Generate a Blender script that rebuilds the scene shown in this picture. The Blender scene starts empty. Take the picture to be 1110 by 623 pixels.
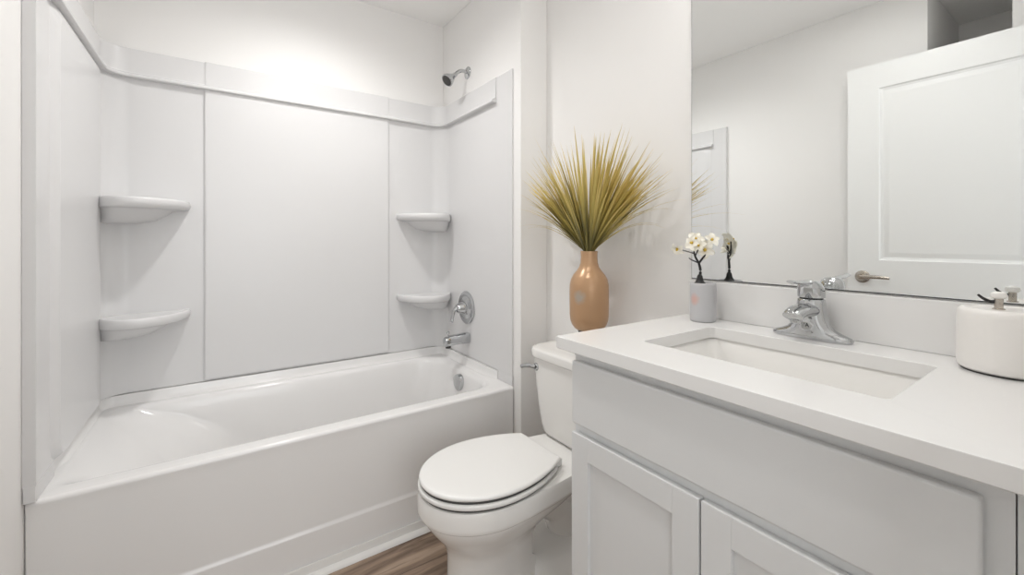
import bpy, bmesh, math, random
from mathutils import Vector, Matrix

random.seed(7)
sc = bpy.context.scene
COL = sc.collection
PI = math.pi
R = math.radians

# ------------------------------------------------------------------ camera
W, HT = 1110.0, 623.0
FPX, HORIZON, YAW, CAM_H = 460.0, 260.0, 34.7, 1.155
cam = bpy.data.cameras.new('camera')
cam.sensor_fit = 'HORIZONTAL'
cam.sensor_width = 36.0
cam.lens = 36.0 * FPX / W
cam.shift_y = -(HT / 2 - HORIZON) / W
cam.clip_start = 0.01
co = bpy.data.objects.new('camera', cam)
COL.objects.link(co)
co.location = (0, 0, CAM_H)
co.rotation_euler = (R(90), 0, R(-YAW))
sc.camera = co

# ------------------------------------------------------------------ exposure, world
sc.view_settings.view_transform = 'Standard'
sc.view_settings.look = 'None'
sc.view_settings.gamma = 1.0
sc.view_settings.use_curve_mapping = False
sc.view_settings.exposure = 0.0
try:
    sc.cycles.use_denoising = True
    sc.cycles.max_bounces = 14
    sc.cycles.diffuse_bounces = 9
    sc.cycles.glossy_bounces = 6
    sc.cycles.sample_clamp_indirect = 6.0
    sc.cycles.caustics_reflective = True
except Exception:
    pass
world = bpy.data.worlds.new('world')
sc.world = world
world.use_nodes = True
world.node_tree.nodes['Background'].inputs[0].default_value = (0.9, 0.88, 0.85, 1)
world.node_tree.nodes['Background'].inputs[1].default_value = 0.3
LAMP_TUB, LAMP_VANITY, LAMP_ROOM, LAMP_HALL_FILL = 20.0, 8.0, 23.0, 3.5
TUB_SPOT = 39.0                       # watts of the recessed lamp over the tub   # emission strengths of the lamps' diffusers

HALL_FILL_W = 24.5                       # watts of added frontal fill, set in an invented hall window
wl = bpy.data.lights.new('hall_window_fill', 'AREA')
wl.shape = 'RECTANGLE'
wl.size, wl.size_y = 1.7, 1.5
wl.energy = HALL_FILL_W
wl.color = (0.95, 0.98, 1.0)
wo = bpy.data.objects.new('hall_window_fill', wl)
COL.objects.link(wo)
wo.location = (0.10, -1.375, 1.25)
wo.rotation_euler = (R(90), 0, 0)

# ------------------------------------------------------------------ materials
def mat(name, color, rough=0.5, metal=0.0, spec=0.5, coat=0.0, emit=0.0):
    m = bpy.data.materials.new(name)
    m.use_nodes = True
    b = m.node_tree.nodes['Principled BSDF']
    b.inputs['Base Color'].default_value = (*color, 1)
    b.inputs['Roughness'].default_value = rough
    b.inputs['Metallic'].default_value = metal
    b.inputs['Specular IOR Level'].default_value = spec
    b.inputs['Coat Weight'].default_value = coat
    if emit:
        b.inputs['Emission Color'].default_value = (*color, 1)
        b.inputs['Emission Strength'].default_value = emit
    return m


def nd(m, kind, **kw):
    n = m.node_tree.nodes.new(kind)
    for k, v in kw.items():
        setattr(n, k, v)
    return n


def lk(m, a, b):
    m.node_tree.links.new(a, b)


def bumpy(m, scale, strength, dist=0.002):
    tc = nd(m, 'ShaderNodeTexCoord')
    n = nd(m, 'ShaderNodeTexNoise')
    n.inputs['Scale'].default_value = scale
    n.inputs['Detail'].default_value = 4
    b = nd(m, 'ShaderNodeBump')
    b.inputs['Strength'].default_value = strength
    b.inputs['Distance'].default_value = dist
    lk(m, tc.outputs['Object'], n.inputs['Vector'])
    lk(m, n.outputs['Fac'], b.inputs['Height'])
    lk(m, b.outputs['Normal'], m.node_tree.nodes['Principled BSDF'].inputs['Normal'])
    return m


def wood_floor():
    m = mat('vinyl_plank', (0.2, 0.14, 0.1), 0.42)
    P = m.node_tree.nodes['Principled BSDF']
    tc = nd(m, 'ShaderNodeTexCoord')
    br = nd(m, 'ShaderNodeTexBrick')
    br.offset = 0.37
    br.inputs['Color1'].default_value = (0, 0, 0, 1)
    br.inputs['Color2'].default_value = (1, 1, 1, 1)
    br.inputs['Mortar'].default_value = (0.5, 0.5, 0.5, 1)
    br.inputs['Scale'].default_value = 1.0
    br.inputs['Mortar Size'].default_value = 0.0012
    br.inputs['Brick Width'].default_value = 1.22
    br.inputs['Row Height'].default_value = 0.178
    lk(m, tc.outputs['Object'], br.inputs['Vector'])
    mp = nd(m, 'ShaderNodeMapping')
    mp.inputs['Scale'].default_value = (1.6, 13.0, 1.0)
    lk(m, tc.outputs['Object'], mp.inputs['Vector'])
    sep = nd(m, 'ShaderNodeSeparateColor')
    lk(m, br.outputs['Color'], sep.inputs['Color'])
    off = nd(m, 'ShaderNodeCombineXYZ')
    mul = nd(m, 'ShaderNodeMath', operation='MULTIPLY')
    mul.inputs[1].default_value = 9.0
    lk(m, sep.outputs['Red'], mul.inputs[0])
    lk(m, mul.outputs[0], off.inputs['X'])
    lk(m, mul.outputs[0], off.inputs['Z'])
    add = nd(m, 'ShaderNodeVectorMath', operation='ADD')
    lk(m, mp.outputs[0], add.inputs[0])
    lk(m, off.outputs[0], add.inputs[1])
    n1 = nd(m, 'ShaderNodeTexNoise')
    n1.inputs['Scale'].default_value = 1.7
    n1.inputs['Detail'].default_value = 7
    n1.inputs['Roughness'].default_value = 0.62
    n1.inputs['Distortion'].default_value = 0.7
    lk(m, add.outputs[0], n1.inputs['Vector'])
    r = nd(m, 'ShaderNodeValToRGB')
    e = r.color_ramp.elements
    e[0].position, e[0].color = 0.30, (0.095, 0.060, 0.041, 1)
    e[1].position, e[1].color = 0.72, (0.44, 0.335, 0.25, 1)
    x = r.color_ramp.elements.new(0.5)
    x.color = (0.26, 0.185, 0.133, 1)
    lk(m, n1.outputs['Fac'], r.inputs['Fac'])
    # dark grain checks
    mp2 = nd(m, 'ShaderNodeMapping')
    mp2.inputs['Scale'].default_value = (4.0, 42.0, 1.0)
    lk(m, tc.outputs['Object'], mp2.inputs['Vector'])
    n2 = nd(m, 'ShaderNodeTexNoise')
    n2.inputs['Scale'].default_value = 1.0
    n2.inputs['Detail'].default_value = 3
    lk(m, mp2.outputs[0], n2.inputs['Vector'])
    r2 = nd(m, 'ShaderNodeValToRGB')
    r2.color_ramp.elements[0].position = 0.30
    r2.color_ramp.elements[0].color = (0.45, 0.42, 0.40, 1)
    r2.color_ramp.elements[1].position = 0.40
    r2.color_ramp.elements[1].color = (1, 1, 1, 1)
    lk(m, n2.outputs['Fac'], r2.inputs['Fac'])
    mx = nd(m, 'ShaderNodeMix', data_type='RGBA', blend_type='MULTIPLY')
    mx.inputs['Factor'].default_value = 1.0
    lk(m, r.outputs['Color'], mx.inputs['A'])
    lk(m, r2.outputs['Color'], mx.inputs['B'])
    mx2 = nd(m, 'ShaderNodeMix', data_type='RGBA')
    mx2.inputs['B'].default_value = (0.06, 0.04, 0.03, 1)
    lk(m, br.outputs['Fac'], mx2.inputs['Factor'])
    lk(m, mx.outputs['Result'], mx2.inputs['A'])
    lk(m, mx2.outputs['Result'], P.inputs['Base Color'])
    return m


def spotted(m, center, radius, color):
    """a soft stain of its own colour on the object, in its object coordinates"""
    P = m.node_tree.nodes['Principled BSDF']
    base = P.inputs['Base Color'].default_value[:]
    tc = nd(m, 'ShaderNodeTexCoord')
    ns = nd(m, 'ShaderNodeTexNoise')
    ns.inputs['Scale'].default_value = 60
    lk(m, tc.outputs['Object'], ns.inputs['Vector'])
    dv = nd(m, 'ShaderNodeVectorMath', operation='DISTANCE')
    dv.inputs[1].default_value = center
    lk(m, tc.outputs['Object'], dv.inputs[0])
    ad = nd(m, 'ShaderNodeMath', operation='MULTIPLY_ADD')
    ad.inputs[1].default_value = radius * 0.9
    lk(m, ns.outputs['Fac'], ad.inputs[0])
    lk(m, dv.outputs['Value'], ad.inputs[2])
    mr = nd(m, 'ShaderNodeMapRange')
    mr.inputs['From Min'].default_value = radius * 1.7
    mr.inputs['From Max'].default_value = radius * 0.8
    lk(m, ad.outputs[0], mr.inputs['Value'])
    mx = nd(m, 'ShaderNodeMix', data_type='RGBA')
    mx.inputs['A'].default_value = base
    mx.inputs['B'].default_value = (*color, 1)
    lk(m, mr.outputs['Result'], mx.inputs['Factor'])
    lk(m, mx.outputs['Result'], P.inputs['Base Color'])
    return m


def grass_mat():
    m = mat('dried_grass', (0.4, 0.33, 0.1), 0.55)
    P = m.node_tree.nodes['Principled BSDF']
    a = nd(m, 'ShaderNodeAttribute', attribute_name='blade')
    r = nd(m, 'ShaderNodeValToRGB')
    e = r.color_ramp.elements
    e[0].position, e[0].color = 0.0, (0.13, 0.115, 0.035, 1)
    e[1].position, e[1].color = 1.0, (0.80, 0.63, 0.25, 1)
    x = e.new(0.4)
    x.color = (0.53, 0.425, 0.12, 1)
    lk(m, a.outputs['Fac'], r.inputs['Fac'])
    lk(m, r.outputs['Color'], P.inputs['Base Color'])
    return m


M = dict(
    wall=bumpy(mat('wall_paint', (0.83, 0.822, 0.812), 0.7, spec=0.25), 180, 0.08, 0.001),
    ceiling=bumpy(mat('ceiling_paint', (0.89, 0.885, 0.875), 0.85, spec=0.1), 120, 0.1, 0.001),
    trim=mat('white_trim', (0.82, 0.815, 0.80), 0.3),
    door=mat('door_paint', (0.80, 0.805, 0.80), 0.35),
    acrylic=mat('gloss_acrylic', (0.79, 0.783, 0.778), 0.15),
    liner=mat('surround_acrylic', (0.695, 0.692, 0.695), 0.26, spec=0.3),
    china=mat('vitreous_china', (0.82, 0.81, 0.79), 0.07),
    seat=mat('seat_plastic', (0.82, 0.815, 0.80), 0.2),
    quartz=mat('white_quartz', (0.79, 0.786, 0.78), 0.22),
    cabinet=mat('grey_cabinet_paint', (0.71, 0.718, 0.722), 0.4),
    dark=mat('dark_gap', (0.03, 0.03, 0.03), 0.6),
    chrome=mat('chrome', (0.54, 0.55, 0.56), 0.06, 1.0),
    satin=mat('satin_nickel', (0.50, 0.46, 0.41), 0.25, 1.0),
    mirror=mat('mirror_silver', (0.90, 0.915, 0.91), 0.0, 1.0),
    mirror_edge=mat('mirror_edge', (0.05, 0.055, 0.055), 0.3),
    copper=spotted(mat('copper_glaze', (0.49, 0.300, 0.168), 0.30, 0.25), (-0.0705, -0.020, 0.222), 0.024, (0.43, 0.37, 0.31)),
    black=mat('matte_black', (0.012, 0.011, 0.012), 0.45),
    stoneware=spotted(mat('grey_stoneware', (0.50, 0.50, 0.515), 0.55), (-0.037, 0.006, 0.066), 0.016, (0.60, 0.40, 0.36)),
    ceramic=bumpy(mat('white_ceramic', (0.82, 0.80, 0.775), 0.3), 30, 0.05, 0.001),
    petal=mat('cream_petal', (0.92, 0.895, 0.81), 0.6),
    pollen=mat('yellow_centre', (0.65, 0.45, 0.06), 0.6),
    grass=grass_mat(),
    floor=wood_floor(),
    lamp_tub=mat('lamp_tub', (1.0, 0.985, 0.965), emit=LAMP_TUB),
    lamp_vanity=mat('lamp_vanity', (1.0, 0.985, 0.965), emit=LAMP_VANITY),
    lamp_room=mat('lamp_room', (1.0, 0.985, 0.965), emit=LAMP_ROOM),
    lamp_hall_fill=mat('lamp_hall_fill', (1.0, 0.985, 0.965), emit=LAMP_HALL_FILL),
    rubber_and_shade=mat('rubber_and_gap_shade', (0.06, 0.058, 0.056), 0.6),  # dark rubber; the same tone stands in for shade in the toilet seat gaps
)


# ------------------------------------------------------------------ helpers
def obj(name, bm, m, parent=None, loc=None, sharp=38.0, weld=True):
    if weld:
        bmesh.ops.remove_doubles(bm, verts=bm.verts, dist=1e-6)
    bmesh.ops.recalc_face_normals(bm, faces=bm.faces)
    lim = R(sharp)
    for f in bm.faces:
        f.smooth = True
    for e in bm.edges:
        if len(e.link_faces) == 2:
            e.smooth = e.calc_face_angle(0.0) < lim
        else:
            e.smooth = False
    me = bpy.data.meshes.new(name)
    bm.to_mesh(me)
    bm.free()
    me.materials.append(M[m] if isinstance(m, str) else m)
    o = bpy.data.objects.new(name, me)
    COL.objects.link(o)
    wn = o.modifiers.new('weighted_normals', 'WEIGHTED_NORMAL')
    wn.keep_sharp = True
    if parent is not None:
        o.parent = parent
    if loc is not None:
        o.location = loc
    return o


def tag(o, label=None, cat=None, group=None, kind=None):
    if label: o['label'] = label
    if cat: o['category'] = cat
    if group: o['group'] = group
    if kind: o['kind'] = kind
    return o


def thing(name, label, cat, loc=(0, 0, 0), rz=0.0, group=None):
    o = bpy.data.objects.new(name, None)
    o.empty_display_size = 0.1
    COL.objects.link(o)
    o.location = loc
    o.rotation_euler = (0, 0, rz)
    return tag(o, label, cat, group)


def B():
    return bmesh.new()


def box(bm, x0, x1, y0, y1, z0, z1, bev=0.0, seg=2):
    t = bmesh.new()
    v = [t.verts.new(p) for p in ((x0, y0, z0), (x1, y0, z0), (x1, y1, z0), (x0, y1, z0), (x0, y0, z1), (x1, y0, z1), (x1, y1, z1), (x0, y1, z1))]
    for q in ((3, 2, 1, 0), (4, 5, 6, 7), (0, 1, 5, 4), (1, 2, 6, 5), (2, 3, 7, 6), (3, 0, 4, 7)):
        t.faces.new([v[i] for i in q])
    if bev > 0:
        bmesh.ops.bevel(t, geom=list(t.edges), offset=bev, segments=seg, profile=0.5, affect='EDGES')
    merge(bm, t)
    return bm


def merge(bm, t, mx=None):
    mp = {}
    for v in t.verts:
        mp[v] = bm.verts.new(mx @ v.co if mx else v.co)
    for f in t.faces:
        try:
            bm.faces.new([mp[v] for v in f.verts])
        except ValueError:
            pass
    t.free()


def loft(bm, rings, cap0=True, cap1=True, closed=True):
    vs = [[bm.verts.new(p) for p in r] for r in rings]
    n = len(rings[0])
    for a, b in zip(vs, vs[1:]):
        for i in range(n if closed else n - 1):
            j = (i + 1) % n
            bm.faces.new((a[i], a[j], b[j], b[i]))
    if cap0: bm.faces.new(list(reversed(vs[0])))
    if cap1: bm.faces.new(vs[-1])
    return bm


def lathe(bm, prof, c=(0, 0, 0), n=40, axis='z', sx=1.0, sy=1.0, caps=True):
    rings = []
    for r, h in prof:
        ring = []
        for i in range(n):
            a = 2 * PI * i / n
            p = (r * math.cos(a) * sx, r * math.sin(a) * sy, h)
            if axis == 'x': p = (h, p[0], p[1])
            if axis == '-x': p = (-h, p[0], p[1])
            if axis == 'y': p = (p[0], h, p[1])
            ring.append((c[0] + p[0], c[1] + p[1], c[2] + p[2]))
        rings.append(ring)
    return loft(bm, rings, caps, caps)


def smooth_path(pts, k=8):
    """Catmull-Rom through points (any dimension)"""
    P = [pts[0]] + list(pts) + [pts[-1]]
    out = []
    for i in range(1, len(P) - 2):
        for s in range(k):
            t = s / k
            out.append(tuple(0.5 * (2 * b + (c - a) * t + (2 * a - 5 * b + 4 * c - d) * t * t + (3 * b - a - 3 * c + d) * t ** 3)
                             for a, b, c, d in zip(P[i - 1], P[i], P[i + 1], P[i + 2])))
    out.append(tuple(pts[-1]))
    return out


def tube(bm, pts, rad, n=14, up=(0, 0, 1), flat=1.0):
    """pts 3D list; rad float or list; flat scales the section along the second axis"""
    rings = []
    L = len(pts)
    u0 = Vector(up)
    for i, p in enumerate(pts):
        a = Vector(pts[max(i - 1, 0)])
        b = Vector(pts[min(i + 1, L - 1)])
        t = (b - a).normalized()
        s = t.cross(u0)
        if s.length < 1e-3:
            s = t.cross(Vector((1, 0, 0)))
        s.normalize()
        q = s.cross(t).normalized()
        r = rad[i] if isinstance(rad, (list, tuple)) else rad
        rings.append([tuple(Vector(p) + s * (r * math.cos(2 * PI * j / n)) + q * (r * flat * math.sin(2 * PI * j / n))) for j in range(n)])
    return loft(bm, rings)


def rrect(x0, x1, y0, y1, r, z, k=7):
    """rounded rectangle ring, counter-clockwise; r a number or 4 radii for corners (x1y0, x1y1, x0y1, x0y0)"""
    rr = [r] * 4 if not isinstance(r, (list, tuple)) else r
    out = []
    for (cx, cy, sx, sy, a0), q in zip(((x1, y0, -1, 1, -90), (x1, y1, -1, -1, 0), (x0, y1, 1, -1, 90), (x0, y0, 1, 1, 180)), rr):
        for i in range(k + 1):
            a = R(a0 + 90 * i / k)
            out.append((cx + sx * q + q * math.cos(a), cy + sy * q + q * math.sin(a), z))
    return out


def struct(name, bm, m, **kw):
    return tag(obj(name, bm, m, **kw), kind='structure')


# ------------------------------------------------------------------ room shell
XL, XM = -0.408, 1.27          # left wall, mirror wall
XA = 1.118                    # alcove right wall
YB = 2.345                    # back wall
YR = 1.545                    # face of the short return wall beside the tub
ZC = 2.44
YE0, YE1 = -0.12, 0.0         # entry wall
b = B(); box(b, -1.25, 1.40, -1.5, 2.5, -0.05, 0.0); struct('floor', b, 'floor')
b = B(); box(b, -1.25, 1.40, -1.5, 2.5, ZC, ZC + 0.05); struct('ceiling', b, 'ceiling')
b = B(); box(b, -0.55, 1.42, YB, YB + 0.12, 0, ZC); struct('wall_back', b, 'wall')
b = B(); box(b, XM, XM + 0.12, YE0, YB, 0, ZC); struct('wall_right', b, 'wall')
b = B(); box(b, XA, XM, YR, YB, 0, ZC, 0.004); struct('wall_return', b, 'wall')
b = B(); box(b, XL - 0.12, XL, 0.566, YB, 0, ZC); struct('wall_left', b, 'wall')
b = B(); box(b, -1.12, XL, 0.05, 0.288, 0, ZC); struct('wall_left_near', b, 'wall')
b = B(); box(b, -1.12, XL - 0.12, 0.566, 0.686, 0, ZC); struct('wall_recess_side', b, 'wall')
b = B(); box(b, -1.24, -1.12, 0.0, 0.70, 0, ZC); struct('wall_recess_back', b, 'wall')
b = B()
box(b, -1.24, -0.335, YE0, YE1, 0, ZC)
box(b, 0.58, XM, YE0, YE1, 0, ZC)
box(b, -0.335, 0.58, YE0, YE1, 2.09, ZC)
struct('wall_entry', b, 'wall')
b = B()
box(b, -1.25, -0.76, -1.5, -1.38, 0, ZC); box(b, 0.96, 1.40, -1.5, -1.38, 0, ZC)
box(b, -0.76, 0.96, -1.5, -1.38, 0, 0.49); box(b, -0.76, 0.96, -1.5, -1.38, 2.01, ZC)
struct('wall_hall_far', b, 'wall')
b = B()
for a_ in ((-0.80, -0.752, 0.45, 2.05), (0.952, 1.0, 0.45, 2.05), (-0.752, 0.952, 0.45, 0.498), (-0.752, 0.952, 2.002, 2.05), (0.08, 0.12, 0.498, 2.002)):
    box(b, a_[0], a_[1], -1.40, -1.37, a_[2], a_[3], 0.003, 1)
struct('added_window_1', b, 'trim')  # invented window frame around the added fill light, out of view
b = B(); box(b, -1.25, -1.13, -1.38, YE0, 0, ZC); struct('wall_hall_left', b, 'wall')
b = B(); box(b, 1.28, 1.40, -1.38, YE0, 0, ZC); struct('wall_hall_right', b, 'wall')
# door lining round the entry
b = B()
box(b, -0.345, -0.312, YE0 - 0.012, YE1 + 0.012, 0, 2.09)
box(b, 0.562, 0.595, YE0 - 0.012, YE1 + 0.002, 0, 2.09)
box(b, -0.345, 0.595, YE0 - 0.012, YE1 + 0.002, 2.07, 2.10)
struct('trim_1', b, 'trim')
b = B(); box(b, XM - 0.013, XM, 0.815, YR, 0, 0.10, 0.003); struct('baseboard_right', b, 'trim')
b = B(); box(b, XA + 0.004, XM - 0.013, YR - 0.013, YR, 0, 0.10, 0.003); struct('baseboard_return', b, 'trim')
b = B(); box(b, XL, XL + 0.013, 0.58, 1.555, 0, 0.10, 0.003); struct('baseboard_left', b, 'trim')


def quarter_round(x0, x1, y, z, r):
    t = B()
    rings = []
    for x in (x0, x1):
        ring = [(x, y, z)]
        for i in range(7):
            a = R(90 * i / 6)
            ring.append((x, y - r * math.cos(a), z + r * math.sin(a)))
        rings.append(ring)
    return loft(t, rings)


b = B()
box(b, XL + 0.002, XA - 0.004, 1.5835, 1.5905, 0, 0.046, 0.002)
merge(b, quarter_round(XL + 0.002, XA - 0.004, 1.5838, 0, 0.017))
struct('trim_2', b, 'trim')

# ------------------------------------------------------------------ bathtub
TX0, TX1, TY0, TY1, TZ = XL + 0.002, 1.114, 1.595, 2.341, 0.483
tub = thing('bathtub', 'white alcove bathtub with plain apron and sloped left end, along the back wall', 'bathtub', (0.36, 1.97, 0))


def T(ring):
    return [(p[0] - 0.36, p[1] - 1.97, p[2]) for p in ring]


rings = []
# apron foot and skirt (outer shell from the floor up), then deck, then basin
ap = lambda y0, z, r=0.004: T(rrect(TX0, TX1, y0, TY1, r, z))
rings += [ap(1.592, 0.0), ap(1.592, 0.148), ap(1.593, 0.153), ap(1.597, 0.158), ap(1.5985, 0.166), ap(1.599, 0.30), ap(1.598, 0.44),
          ap(1.597, 0.462), ap(1.595, 0.470), ap(1.596, 0.477), ap(1.600, 0.482, 0.006), ap(1.606, 0.4838, 0.008)]
deck = [  # x0, x1, y0, y1, z, radii (x1y0, x1y1, x0y1, x0y0)
    (-0.375, 1.075, 1.652, 2.290, 0.4838, (0.10, 0.12, 0.06, 0.03)),
    (-0.365, 1.058, 1.660, 2.280, 0.4815, (0.11, 0.13, 0.07, 0.04)),
    (-0.352, 1.048, 1.666, 2.274, 0.4740, (0.12, 0.14, 0.09, 0.06)),
    (-0.325, 1.041, 1.671, 2.268, 0.4600, (0.12, 0.15, 0.11, 0.08)),
    (-0.260, 1.032, 1.677, 2.262, 0.4200, (0.13, 0.15, 0.15, 0.12)),
    (-0.190, 1.022, 1.684, 2.255, 0.3600, (0.13, 0.15, 0.20, 0.18)),
    (-0.120, 1.008, 1.693, 2.246, 0.2800, (0.13, 0.15, 0.22, 0.21)),
    (-0.060, 0.992, 1.703, 2.236, 0.2000, (0.13, 0.15, 0.22, 0.22)),
    (0.000, 0.975, 1.716, 2.222, 0.1350, (0.13, 0.14, 0.21, 0.21)),
    (0.060, 0.945, 1.742, 2.196, 0.0950, (0.12, 0.12, 0.18, 0.18)),
    (0.140, 0.890, 1.790, 2.150, 0.0800, (0.10, 0.10, 0.14, 0.14)),
]
for d in deck:
    rings.append(T(rrect(d[0], d[1], d[2], d[3], d[5], d[4])))
b = B(); loft(b, rings, cap0=True, cap1=True)
obj('tub_shell', b, 'acrylic', tub, sharp=50)
# raised tiling lip where the deck turns up to the wall panels
b = B()
lip = [(-0.396, 1.585), (-0.396, 2.30), (-0.37, 2.338), (1.08, 2.338), (1.112, 2.30), (1.112, 1.74)]


def inset_u(x0, x1, y0l, y0r, y1, r, k=6):
    """U-shaped plan path (left front, back, right front) with rounded back corners"""
    p = [(x0, y0l), (x0, y0l + 0.10)]
    for i in range(k + 1):
        a = R(180 - 90 * i / k)
        p.append((x0 + r + r * math.cos(a), y1 - r + r * math.sin(a)))
    for i in range(k + 1):
        a = R(90 - 90 * i / k)
        p.append((x1 - r + r * math.cos(a), y1 - r + r * math.sin(a)))
    p += [(x1, y0r + 0.10), (x1, y0r)]
    return p


def sweep_u(bm, secs, k=8, taper=1.0):
    """secs: closed loop of (inset, z, front_pull); swept round the U of the alcove"""
    loops = []
    for (d, z, x0, x1, y0l, y0r, y1, r) in secs:
        loops.append([(p[0], p[1], z) for p in inset_u(x0 + d, x1 - d, y0l, y0r, y1 - d, max(r - d, 0.004), k)])
    if taper != 1.0:
        for l, sec in zip(loops, secs):
            x0, x1, d = sec[2], sec[3], sec[0]
            l[0] = (x0 + d * taper, l[0][1], l[0][2])
            l[-1] = (x1 - d * taper, l[-1][1], l[-1][2])
    n = len(loops[0])
    vs = [[bm.verts.new(p) for p in l] for l in loops]
    m_ = len(vs)
    for a in range(m_):
        c = (a + 1) % m_
        for i in range(n - 1):
            bm.faces.new((vs[a][i], vs[a][i + 1], vs[c][i + 1], vs[c][i]))
    bm.faces.new([vs[a][0] for a in range(m_)])
    bm.faces.new([vs[a][-1] for a in reversed(range(m_))])
    return bm


base_u = (-0.400, 1.112, 1.737, 1.727, 2.339, 0.06)
b = B()
sweep_u(b, [(0.0, 0.470, *base_u), (0.034, 0.478, *base_u), (0.024, 0.486, *base_u), (0.017, 0.500, *base_u), (0.014, 0.524, *base_u), (0.0, 0.524, *base_u)], taper=0.12)
for v in b.verts: v.co -= Vector((0.36, 1.97, 0))
obj('tiling_lip', b, 'acrylic', tub, sharp=50)
b = B(); lathe(b, [(0.0, -0.012), (0.041, -0.012), (0.042, 0.004), (0.040, 0.010), (0.032, 0.013), (0.0, 0.0135)], axis='-x', n=36)
ov = obj('overflow_plate', b, 'chrome', tub, (1.0245 - 0.36, 1.965 - 1.97, 0.418)); tag(ov, 'round chrome overflow plate')
b = B(); lathe(b, [(0.0, 0.0), (0.036, 0.0), (0.036, 0.003), (0.03, 0.005), (0.0, 0.004)])
obj('drain', b, 'chrome', tub, (0.80 - 0.36, 0.0, 0.0802))

# ------------------------------------------------------------------ moulded shower surround
sur = thing('shower_surround', 'white moulded three-piece wall surround with ledge and corner shelves above the tub', 'shower surround', (0.36, 2.2, 0.525))
SO = Vector((0.36, 2.2, 0.525))
PX0, PX1, PY, CR = -0.383, 1.11, 2.333, 0.085
SZ0, SZ1, LZ = 0.526, 1.945, 1.828


def rel(bm, off=SO):
    for v in bm.verts: v.co -= off
    return bm


def panel(path, thick_dir, name, label=None):
    """path: plan points of the visible face; the backing is offset by thick_dir(point)"""
    t = B()
    rings = []
    for z in (SZ0, SZ0 + 0.003, SZ1 - 0.006, SZ1 - 0.002, SZ1):
        o_ = 0.0 if z < SZ1 - 0.003 else (0.002 if z < SZ1 else 0.006)
        o_ = 0.003 if z == SZ0 else o_
        front = [(p[0] + o_ * thick_dir(p)[0], p[1] + o_ * thick_dir(p)[1], z) for p in path]
        back = [(p[0] + 0.012 * thick_dir(p)[0], p[1] + 0.010 * thick_dir(p)[1], z) for p in reversed(path)]
        rings.append(front + back)
    loft(t, rings)
    return obj(name, rel(t), 'liner', sur, sharp=50)


def arc(cx, cy, r, a0, a1, k=8):
    return [(cx + r * math.cos(R(a0 + (a1 - a0) * i / k)), cy + r * math.sin(R(a0 + (a1 - a0) * i / k))) for i in range(k + 1)]


# left side panel, back panel with both coves, right side panel
panel([(PX0, 1.584), (PX0, 2.2475)], lambda p: (-2.05, 0), 'side_panel')
bp = arc(PX0 + CR, PY - CR, CR, 180, 90) + arc(PX1 - CR, PY - CR, CR, 90, 0)


def bdir(p):
    if p[0] < PX0 + CR:
        v = Vector((p[0] - PX0 - CR, p[1] - PY + CR)).normalized(); return (v.x * 1.9, v.y * 0.8)
    if p[0] > PX1 - CR:
        v = Vector((p[0] - PX1 + CR, p[1] - PY + CR)).normalized(); return (v.x * 0.55, v.y * 0.8)
    return (0, 0.8)


panel(bp, bdir, 'back_panel')
panel([(PX1, 2.2475), (PX1, 1.603)], lambda p: (0.62, 0), 'side_panel')

# raised fields
b = B()
rings = []
for d, y in ((0.0, PY + 0.001), (0.0, PY - 0.008), (0.003, PY - 0.0105), (0.010, PY - 0.011)):
    rings.append([(q[0], y, q[1]) for q in ((-0.049 + d, 0.534 + d), (0.779 - d, 0.534 + d), (0.779 - d, SZ1 - d * 0.5), (-0.049 + d, SZ1 - d * 0.5))])
loft(b, rings)
obj('raised_panel', rel(b), 'liner', sur, sharp=50)
b = B()
rings = []
for d, x in ((0.0, PX0 - 0.001), (0.002, PX0), (0.012, PX0 + 0.004), (0.030, PX0 + 0.012), (0.040, PX0 + 0.014)):
    rings.append([(x, p[0], p[1]) for p in rrect(1.690 + d, 2.232 - d * 0.2, 0.528 + 0.2 * d, 1.835 - d, (0.012, 0.012, 0.05, 0.06), 0)])
rings = [[(x, y, z) for (x, y, z) in r_] for r_ in rings]
loft(b, rings)
obj('raised_panel', rel(b), 'liner', sur, sharp=50)

# ledge with the raised band above it, all round (starts short of both front edges)
lu = (PX0 - 0.001, PX1 + 0.001, 1.675, 1.735, PY + 0.001, CR)
b = B()
sweep_u(b, [(0.0, 1.8215, *lu), (0.0225, 1.8215, *lu), (0.0255, 1.8230, *lu), (0.0265, 1.8270, *lu), (0.0260, 1.8320, *lu), (0.0235, 1.8355, *lu), (0.016, 1.8385, *lu),
            (0.010, 1.841, *lu), (0.0075, 1.850, *lu), (0.0065, SZ1 - 0.006, *lu), (0.003, SZ1 - 0.001, *lu), (0.0, SZ1 - 0.001, *lu)])
obj('ledge', rel(b), 'liner', sur, sharp=50)
b = B()
box(b, PX0 - 0.0235, PX0, 1.584, 1.734, 0.4845, SZ0 + 0.001, 0.002, 2)
obj('front_flange', rel(b), 'liner', sur, sharp=50)
b = B(); box(b, PX1, PX1 + 0.006, 1.603, 1.724, 0.4845, SZ0 + 0.001, 0.001, 1)
obj('front_flange', rel(b), 'liner', sur, sharp=50)


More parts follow.
